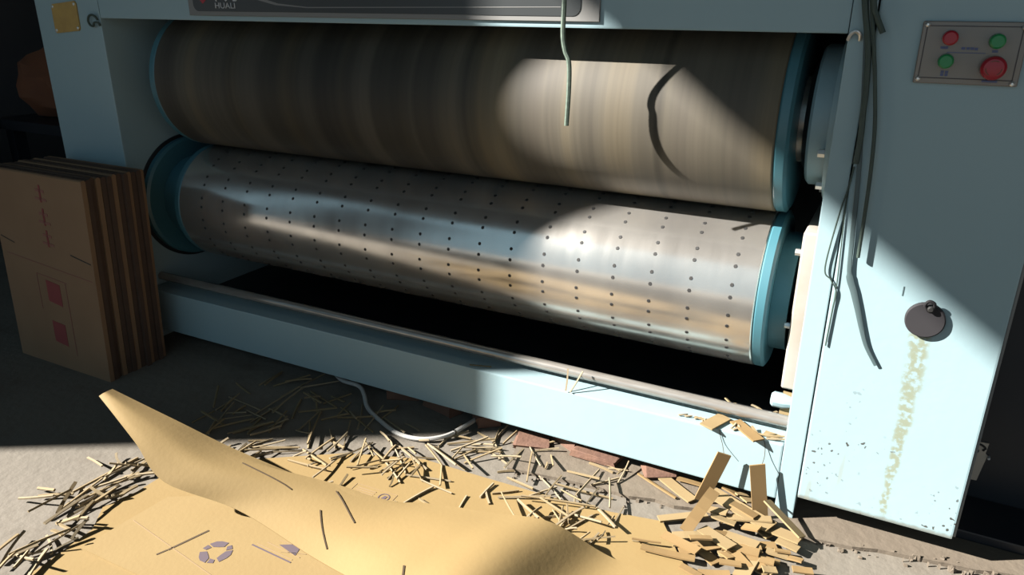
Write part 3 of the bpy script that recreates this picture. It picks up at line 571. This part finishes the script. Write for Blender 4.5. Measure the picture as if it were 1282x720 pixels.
# ---------------------------------------------------------------- cardboard sheets on the floor
def sheet(name, poly, z0, z1, m, label, group='cardboard sheets on the floor'):
    root = empty(name, (sum(p[0] for p in poly) / len(poly), sum(p[1] for p in poly) / len(poly), z0))
    tag(root, label, 'cardboard sheet', group)
    obj('board', prism(poly, z0, z1), m, root)
    return root
s1 = sheet('cardboard_sheet', [(-1.400, -.560), (-1.442, -.575), (-1.441, -.654), (-1.460, -.735), (-1.406, -.800), (-1.391, -.935), (-1.38, -1.40), (-.08, -1.45), (-.10, -.50)], 0.0, 0.0035, 'board', 'lowest kraft sheet, its left edge under the slivers')
s3 = sheet('cardboard_sheet', [(-1.30, -.425), (-1.08, -.272), (-.88, -.200), (-.72, -.197), (-.51, -.190), (-.355, -.176), (-.234, -.152), (-.165, -.255), (-.10, -.33), (-.05, -1.2), (-1.30, -1.1)], 0.0038, 0.0075, 'board', 'wide kraft sheet nearest the machine, stamped with a small label')
s2 = sheet('cardboard_sheet', [(-1.361, -.858), (-.55, -.845), (-.55, -.46), (-1.15, -.52), (-1.345, -.64)], 0.0078, 0.0115, 'board2', 'upper kraft sheet printed with a recycling symbol')
def flat_piece(name, pts, z, m, parent):
    return obj(name, prism(pts, z + .0003, z + .0008), m, parent)
def frame2d(c, ux, uy):
    return lambda a, b: (c[0] + ux[0] * a + uy[0] * b, c[1] + ux[1] * a + uy[1] * b)
def bar2d(a, b, w):
    d = Vector((b[0] - a[0], b[1] - a[1])).normalized(); n = Vector((-d.y, d.x)) * w / 2
    return [(a[0] + n.x, a[1] + n.y), (a[0] - n.x, a[1] - n.y), (b[0] - n.x, b[1] - n.y), (b[0] + n.x, b[1] + n.y)]
Z2 = 0.0115
# recycling symbol: three bent bands with arrow heads
F = frame2d((-1.082, -.728), (.90, .43), (-.43, .90))
for k in range(3):
    a0 = math.radians(120 * k + 100)
    def q(r, a): return F(r * math.cos(a0 + math.radians(a)), r * math.sin(a0 + math.radians(a)))
    flat_piece('recycling_arrow', [q(.036, -38), q(.021, -44), q(.0165, -5), q(.021, 28), q(.036, 33), q(.037, 8), q(.036, -10)], Z2, 'ink', s2)
    flat_piece('recycling_arrow', [q(.035, 40), q(.0215, 38), q(.026, 66), q(.036, 62)], Z2, 'ink', s2)
# printed picture beside it
G = frame2d((-.968, -.668), (.86, -.02), (.2, .9))
flat_piece('printed_line', bar2d((-1.030, -.672), (-.912, -.676), .0035), Z2, 'ink', s2)
flat_piece('printed_line', bar2d((-1.022, -.664), (-.915, -.668), .0020), Z2, 'inklight', s2)
flat_piece('printed_line', bar2d((-1.005, -.650), (-.905, -.655), .0020), Z2, 'inklight', s2)
flat_piece('printed_line', bar2d((-.985, -.632), (-.93, -.628), .0018), Z2, 'inklight', s2)
flat_piece('printed_triangle', [(-.975, -.644), (-.918, -.655), (-.930, -.618)], Z2, 'ink', s2)
flat_piece('printed_line', bar2d((-.955, -.660), (-.900, -.640), .0015), Z2, 'inklight', s2)
# cut slots and creases
flat_piece('slot', bar2d((-1.182, -.772), (-1.154, -.683), .0052), Z2, 'slot', s2)
flat_piece('slot', bar2d((-1.192, -.795), (-1.183, -.773), .0042), Z2, 'slot', s2)
flat_piece('crease', bar2d((-1.34, -.74), (-.93, -.80), .0022), Z2, 'inklight', s2)
# stamp on the wide sheet
Z3 = 0.0075
c = (-.909, -.390); ex = (1.0, .05); ey = (-.05, 1.0)
H = frame2d(c, ex, ey)
hw, hh = .060, .021
for a, b in (((-hw, -hh), (hw, -hh)), ((hw, -hh), (hw, hh)), ((hw, hh), (-hw, hh)), ((-hw, hh), (-hw, -hh))):
    flat_piece('stamp_border', bar2d(H(*a), H(*b), .0014), Z3, 'inklight', s3)
for i in range(3):
    flat_piece('stamp_line', bar2d(H(-.050, .009 - i * .008), H(.005, .009 - i * .008), .003), Z3, 'inklight', s3)
ring = [H(.034 + .014 * math.cos(t * .5236), .014 * math.sin(t * .5236)) for t in range(13)]
for i in range(12): flat_piece('stamp_ring', bar2d(ring[i], ring[i + 1], .0028), Z3, 'ink', s3)
flat_piece('stamp_mark', [H(.029, -.006), H(.040, -.005), H(.041, .006), H(.033, .007)], Z3, 'ink', s3)

# the bent sheet whose far corner rises off the floor
NR, NCOL = len(ARCH), len(ARCH[0])
def cr(p0, p1, p2, p3, t):
    return 0.5 * ((2 * p1) + (p2 - p0) * t + (2 * p0 - 5 * p1 + 4 * p2 - p3) * t * t + (3 * p1 - p0 - 3 * p2 + p3) * t ** 3)
GA = [[Vector((x, y, max(z, .0180))) for x, y, z in r] for r in ARCH]
def along(vals, t):
    n = len(vals) - 1; t = min(max(t, 0), .99999) * n; i = int(t); f = t - i
    g = lambda k: vals[k] if 0 <= k <= n else (2 * vals[0] - vals[1] if k < 0 else 2 * vals[n] - vals[n - 1])
    return cr(g(i - 1), g(i), g(i + 1), g(i + 2), f)
def surf(s, t):
    v = along([along(r, s) for r in GA], t); v.z = max(v.z, .0165); return v
bm = bmesh.new(); NS, NT = 24, 60
top = [[bm.verts.new(surf(s / NS, t / NT)) for s in range(NS + 1)] for t in range(NT + 1)]
bot = []
for t in range(NT + 1):
    row = []
    for s in range(NS + 1):
        e = 1e-3
        du = surf(min(s / NS + e, 1), t / NT) - surf(max(s / NS - e, 0), t / NT); dv = surf(s / NS, min(t / NT + e, 1)) - surf(s / NS, max(t / NT - e, 0))
        n = du.cross(dv).normalized()
        if n.z < 0: n = -n
        row.append(bm.verts.new(top[t][s].co - n * .0038))
    bot.append(row)
for t in range(NT):
    for s in range(NS):
        bm.faces.new((top[t][s], top[t][s + 1], top[t + 1][s + 1], top[t + 1][s])); bm.faces.new((bot[t][s], bot[t + 1][s], bot[t + 1][s + 1], bot[t][s + 1]))
for t in range(NT):
    bm.faces.new((top[t][0], top[t + 1][0], bot[t + 1][0], bot[t][0])); bm.faces.new((top[t][NS], bot[t][NS], bot[t + 1][NS], top[t + 1][NS]))
for s in range(NS):
    bm.faces.new((top[0][s], bot[0][s], bot[0][s + 1], top[0][s + 1])); bm.faces.new((top[NT][s], top[NT][s + 1], bot[NT][s + 1], bot[NT][s]))
bmesh.ops.recalc_face_normals(bm, faces=bm.faces)
arch = empty('bent_cardboard_sheet', (-.8, -.55, .0)); tag(arch, 'bent kraft sheet with one corner lifted off the floor', 'cardboard sheet')
obj('board', bm, 'board', arch, smooth=True)
def surf_strip(name, st, w, m):
    P = [surf(*x) + Vector((0, 0, .0008)) for x in st]
    b = bmesh.new(); rows = []
    for i, p in enumerate(P):
        d = (P[min(i + 1, len(P) - 1)] - P[max(i - 1, 0)]); d.z = 0; d.normalize(); nrm = Vector((-d.y, d.x, 0)) * w / 2
        rows.append([b.verts.new(p + nrm + Vector((0, 0, h))) for h in (0, .0012)] + [b.verts.new(p - nrm + Vector((0, 0, h))) for h in (.0012, 0)])
    for A, B in zip(rows, rows[1:]):
        for k in range(4): b.faces.new((A[k], A[(k + 1) % 4], B[(k + 1) % 4], B[k]))
    b.faces.new(rows[0]); b.faces.new(rows[-1][::-1]); bmesh.ops.recalc_face_normals(b, faces=b.faces)
    return obj(name, b, m, arch)
def line_st(a, b, n=6): return [(a[0] + (b[0] - a[0]) * i / n, a[1] + (b[1] - a[1]) * i / n) for i in range(n + 1)]
surf_strip('slot', line_st((.22, .62), (.03, .66)), .004, 'slot')
surf_strip('slot', line_st((.36, .43), (.10, .50)), .003, 'slot')
surf_strip('slot', line_st((.62, .40), (.40, .49)), .003, 'slot')
surf_strip('slot', line_st((.70, .27), (.45, .36)), .0028, 'slot')

# ---------------------------------------------------------------- slivers and offcuts
def unit_sliver(bend, twist, m, seed):
    """a thin strip one unit long in x, one wide in y, one thick in z, slightly bowed"""
    rnd = random.Random(seed); bm = bmesh.new(); rings = []
    for i in range(6):
        t = i / 5 - .5; w = .5 * (1 - .25 * rnd.random()); dy = bend * (.25 - t * t) * 4; dz = twist * (.25 - t * t) * 4
        rings.append([bm.verts.new((t, dy + a * w, dz + b * .5)) for a, b in ((-1, -1), (1, -1), (1, 1), (-1, 1))])
    for A, B in zip(rings, rings[1:]):
        for k in range(4): bm.faces.new((A[k], A[(k + 1) % 4], B[(k + 1) % 4], B[k]))
    bm.faces.new(rings[0][::-1]); bm.faces.new(rings[-1]); bmesh.ops.recalc_face_normals(bm, faces=bm.faces)
    me = bpy.data.meshes.new('sliver'); bm.to_mesh(me); bm.free(); me.materials.append(M[m]); return me
SL = [unit_sliver(b, tw, m, i) for i, (b, tw, m) in enumerate(((0, 0, 'sliver'), (.2, 0, 'sliver2'), (-.3, .2, 'sliver'), (.5, 0, 'sliver2'), (.1, .3, 'sliver'), (-.5, .2, 'sliver2')))]
def sliver(p0, p1, w, th, label, group, roll=0.0, mesh=None):
    p0 = Vector(p0); p1 = Vector(p1); d = p1 - p0; L = d.length
    if L < 1e-4: return None
    x = d / L; side = Vector((0, 0, 1)).cross(x)
    side = side.normalized() if side.length > 1e-3 else Vector((1, 0, 0))
    side = Matrix.Rotation(roll, 3, x) @ side; up = x.cross(side)
    o = bpy.data.objects.new('cardboard_sliver', mesh or random.choice(SL)); COL.objects.link(o)
    o.matrix_world = Matrix.Translation((p0 + p1) / 2) @ Matrix((x * L, side * w, up * th)).transposed().to_4x4()
    return tag(o, label, 'cardboard scrap', group)
def on_sheet(x, y): return y < -.15 - .0 and x < -.16 and (y < -.20 or x > -.6) and (x > -1.08 or y < -.272 + (x + 1.08) * .70)
def base_z(x, y):
    z = 0.0
    if on_sheet(x, y): z = .0078
    elif x > -.66 and y > -.115: z = PL
    return z
PLACED = []
def scatter(table, label, group, wmin, wmax, fill, zmax, jitter=.035, spread=.6):
    segs = list(table)
    for k in range(fill):
        x0, y0, x1, y1 = random.choice(table); cx, cy = (x0 + x1) / 2 + random.gauss(0, jitter), (y0 + y1) / 2 + random.gauss(0, jitter * .7)
        a = math.atan2(y1 - y0, x1 - x0) + random.gauss(0, spread); L = random.uniform(.05, .13)
        segs.append((cx - L / 2 * math.cos(a), cy - L / 2 * math.sin(a), cx + L / 2 * math.cos(a), cy + L / 2 * math.sin(a)))
    for i, (x0, y0, x1, y1) in enumerate(segs):
        ang = math.atan2(y1 - y0, x1 - x0) % math.pi; mx_, my_ = (x0 + x1) / 2, (y0 + y1) / 2; hl = math.hypot(x1 - x0, y1 - y0) / 2
        clash = False
        for (ox, oy, oa, oh) in PLACED:
            da = abs(ang - oa); da = min(da, math.pi - da)
            if da < .22 and abs(-(mx_ - ox) * math.sin(oa) + (my_ - oy) * math.cos(oa)) < .0075 and abs((mx_ - ox) * math.cos(oa) + (my_ - oy) * math.sin(oa)) < hl + oh: clash = True
        if clash: continue          # two slivers never lie inside one another
        PLACED.append((mx_, my_, ang, hl))
        w = random.uniform(wmin, wmax); th = random.uniform(.0032, .0052)
        za = base_z(x0, y0) + th * .6 + random.random() ** 2 * zmax; zb = base_z(x1, y1) + th * .6 + random.random() ** 2 * zmax
        if i % 2: za = max(base_z(x0, y0), base_z(x1, y1)) + th * .6
        sliver((x0, y0, za), (x1, y1, zb), w, th, label, group, random.uniform(-.6, .6))
scatter(LEFT, 'pale cardboard sliver in the sunlit heap on bare concrete at left', 'slivers in the left heap', .005, .009, 16, .034, .024, .25)
scatter(DARK, 'thin cardboard sliver on the floor left of the white cable', 'slivers on the shaded floor before the beam', .0035, .0065, 34, .018, .05)
scatter(MID, 'thin cardboard sliver in the heap right of the white cable', 'slivers in the middle heap', .0032, .0055, 18, .026, .03)
scatter(MID2, 'single cardboard sliver lying on the stamped kraft sheet', 'slivers on the stamped sheet', .004, .006, 0, .004)
scatter(RIGHT, 'thin cardboard sliver strewn over the slab edge before the sunlit beam', 'slivers by the slab edge', .0032, .0055, 20, .022, .035)

def offcut(p0, p1, w, th, label, group=None, roll=0.0, m='chip', name='cardboard_offcut', bow=0.0):
    p0 = Vector(p0); p1 = Vector(p1); d = p1 - p0; L = d.length; x = d / L
    side = Vector((0, 0, 1)).cross(x)
    if side.length < .6: side = Vector((1, 0, 0)) - x * x.x
    side = Matrix.Rotation(roll, 3, x) @ side.normalized(); up = x.cross(side)
    bm = bmesh.new(); rings = []; n = 4
    for i in range(n + 1):
        t = i / n; c = p0 + d * t + up * bow * 4 * t * (1 - t) * L
        rings.append([bm.verts.new(c + side * a * w / 2 + up * b * th / 2) for a, b in ((-1, -1), (1, -1), (1, 1), (-1, 1))])
    for A, B in zip(rings, rings[1:]):
        for k in range(4): bm.faces.new((A[k], A[(k + 1) % 4], B[(k + 1) % 4], B[k]))
    bm.faces.new(rings[0][::-1]); bm.faces.new(rings[-1]); bmesh.ops.recalc_face_normals(bm, faces=bm.faces)
    return tag(obj(name, bm, m), label, 'cardboard scrap', group)
GP = 'offcuts heaped at the machine foot'
for i, (x0, y0, x1, y1, w) in enumerate(CHIP):
    th = .004
    lift = .003 + .034 * (i / len(CHIP)) * random.uniform(.5, 1.0)
    za = max(base_z(x0, y0), base_z(x1, y1)) + th + lift * random.uniform(.2, 1); zb = max(base_z(x0, y0), base_z(x1, y1)) + th + lift * random.uniform(.2, 1)
    lab = 'rectangular kraft offcut in the heap at the right foot of the machine'
    rl = random.uniform(-.25, .25); bw = random.uniform(-.02, .03)
    if i == 3: za, zb, rl, lab, bw = .020, .062, .35, 'curled kraft offcut propped up left in the offcut heap', .06
    if i == 5: za, zb, rl, lab, bw = .062, .030, -.35, 'broad pale kraft offcut lying topmost against the frame foot', 0.0
    if i == 4: za, zb, rl, lab, bw = .030, .030, .05, 'longest broad kraft offcut across the offcut heap', 0.0
    offcut((x0, y0, za), (x1, y1, zb), w, th, lab, GP if lab.startswith('rect') else None, rl, 'chip2' if i % 3 == 1 or i == 5 else 'chip', bow=bw)
for k in range(14):
    x = random.uniform(-.20, .02); y = -.075 - random.random() * .16 + (x + .1) * .25; a = random.uniform(-.9, .7); L = random.uniform(.07, .12); w = random.uniform(.022, .036)
    z = base_z(x, y) + .004 + random.random() * .016
    offcut((x - L / 2 * math.cos(a), y - L / 2 * math.sin(a), z), (x + L / 2 * math.cos(a), y + L / 2 * math.sin(a), z + random.uniform(-.003, .012)), w, .004,
           'rectangular kraft offcut in the heap at the right foot of the machine', GP, random.uniform(-.2, .2), random.choice(('chip', 'chip2')))
# two offcuts standing against the beam
offcut((-.171, -.046, .020), (-.131, -.030, .156), .034, .004, 'kraft offcut leaning upright on the beam, left of two', None, .45, 'chip')
offcut((-.030, -.036, .014), (-.054, -.030, .150), .036, .004, 'kraft offcut standing upright by the frame foot, right of two', None, .45, 'chip')
tag(obj('thread', tube([(-.155, -.002, .203), (-.150, -.003, .185), (-.142, -.006, .165), (-.134, -.020, .150)], .0008, 5), 'slot'), 'fine thread above the left standing offcut', 'thread')
tag(obj('thread', tube([(-.052, -.002, .205), (-.046, -.003, .190), (-.043, -.010, .165), (-.045, -.024, .147)], .0008, 5), 'slot'), 'fine thread above the right standing offcut', 'thread')
# scraps on the beam and around the bar
offcut((-.155, .060, .2045), (-.185, -.012, .2055), .036, .004, 'kraft offcut poking out under the bar, left of two', None, 0, 'chip2')
offcut((-.128, .050, .2050), (-.060, -.016, .2060), .030, .004, 'kraft offcut poking out under the bar, right of two', None, 0, 'chip')
offcut((-.022, .100, .200), (-.018, .105, .285), .030, .004, 'pale kraft offcut standing behind the right end of the bar', None, 0, 'chip2')
offcut((-.055, .03, .2030), (-.02, .024, .2030), .022, .004, 'small pale kraft offcut on the beam by the bar end', None, 0, 'chip2')
GB = 'slivers caught around the bar'
for (a, b) in (((-.567, .030, .252), (-.557, -.004, .204)), ((-.526, .034, .252), (-.545, -.004, .203))):
    sliver(a, b, .005, .002, 'cardboard sliver leaning over the middle of the bar', 'slivers leaning over the bar middle', mesh=SL[1])
for k in range(16):
    x = random.uniform(-.16, -.02); L = random.uniform(.02, .06); a = random.uniform(0, 3.1)
    y, z = ((random.uniform(.012, .03), .2035) if k % 2 else (random.uniform(.095, .12), random.uniform(.203, .225)))
    sliver((x - L / 2 * math.cos(a), y - .3 * L * math.sin(a), z), (x + L / 2 * math.cos(a), y + .3 * L * math.sin(a), z + random.uniform(0, .01)), .006, .003, 'cardboard sliver caught behind the right end of the bar', GB, random.uniform(-.5, .5))
for k in range(7):
    x = random.uniform(-.26, -.19); L = random.uniform(.02, .04); a = random.uniform(0, 3.1)
    sliver((x - L / 2 * math.cos(a), .022 - .2 * L * math.sin(a), .2035), (x + L / 2 * math.cos(a), .022 + .2 * L * math.sin(a), .2045), .005, .003, 'cardboard sliver lying on the beam before the bar', 'slivers on the beam', random.uniform(-.5, .5))
offcut((-.86, .012, .2025), (-.80, .030, .2025), .0035, .0025, 'tiny sliver alone on the beam left of centre', None, 0, 'sliver', 'cardboard_sliver')

# bricks under the beam
for i, (x, y, L, w, a, z) in enumerate(((-.66, .015, .10, .075, .30, .018), (-.47, .035, .13, .085, -.06, .022), (-.56, .06, .09, .07, -.4, .030), (-.30, .03, .08, .06, .5, .016), (-.98, .07, .12, .08, -.25, .040), (-1.14, .09, .10, .09, .35, .042), (-.83, .055, .07, .06, .7, .034))):
    bm = box((-L / 2, -w / 2, 0), (L / 2, w / 2, z), .004, 1)
    for v in bm.verts: v.co += Vector((random.uniform(-.006, .006), random.uniform(-.006, .006), random.uniform(-.003, .003) if v.co.z > z / 2 else 0))
    bmesh.ops.rotate(bm, verts=bm.verts, cent=(0, 0, 0), matrix=Matrix.Rotation(a, 3, 'Z'))
    bz = PL if x > -.60 else 0.0
    bmesh.ops.translate(bm, verts=bm.verts, vec=(x, y, bz + .0005))
    tag(obj('brick', bm, 'brick', base=True), 'broken red-brown brick wedged under the bottom beam', 'brick', 'bricks under the beam')
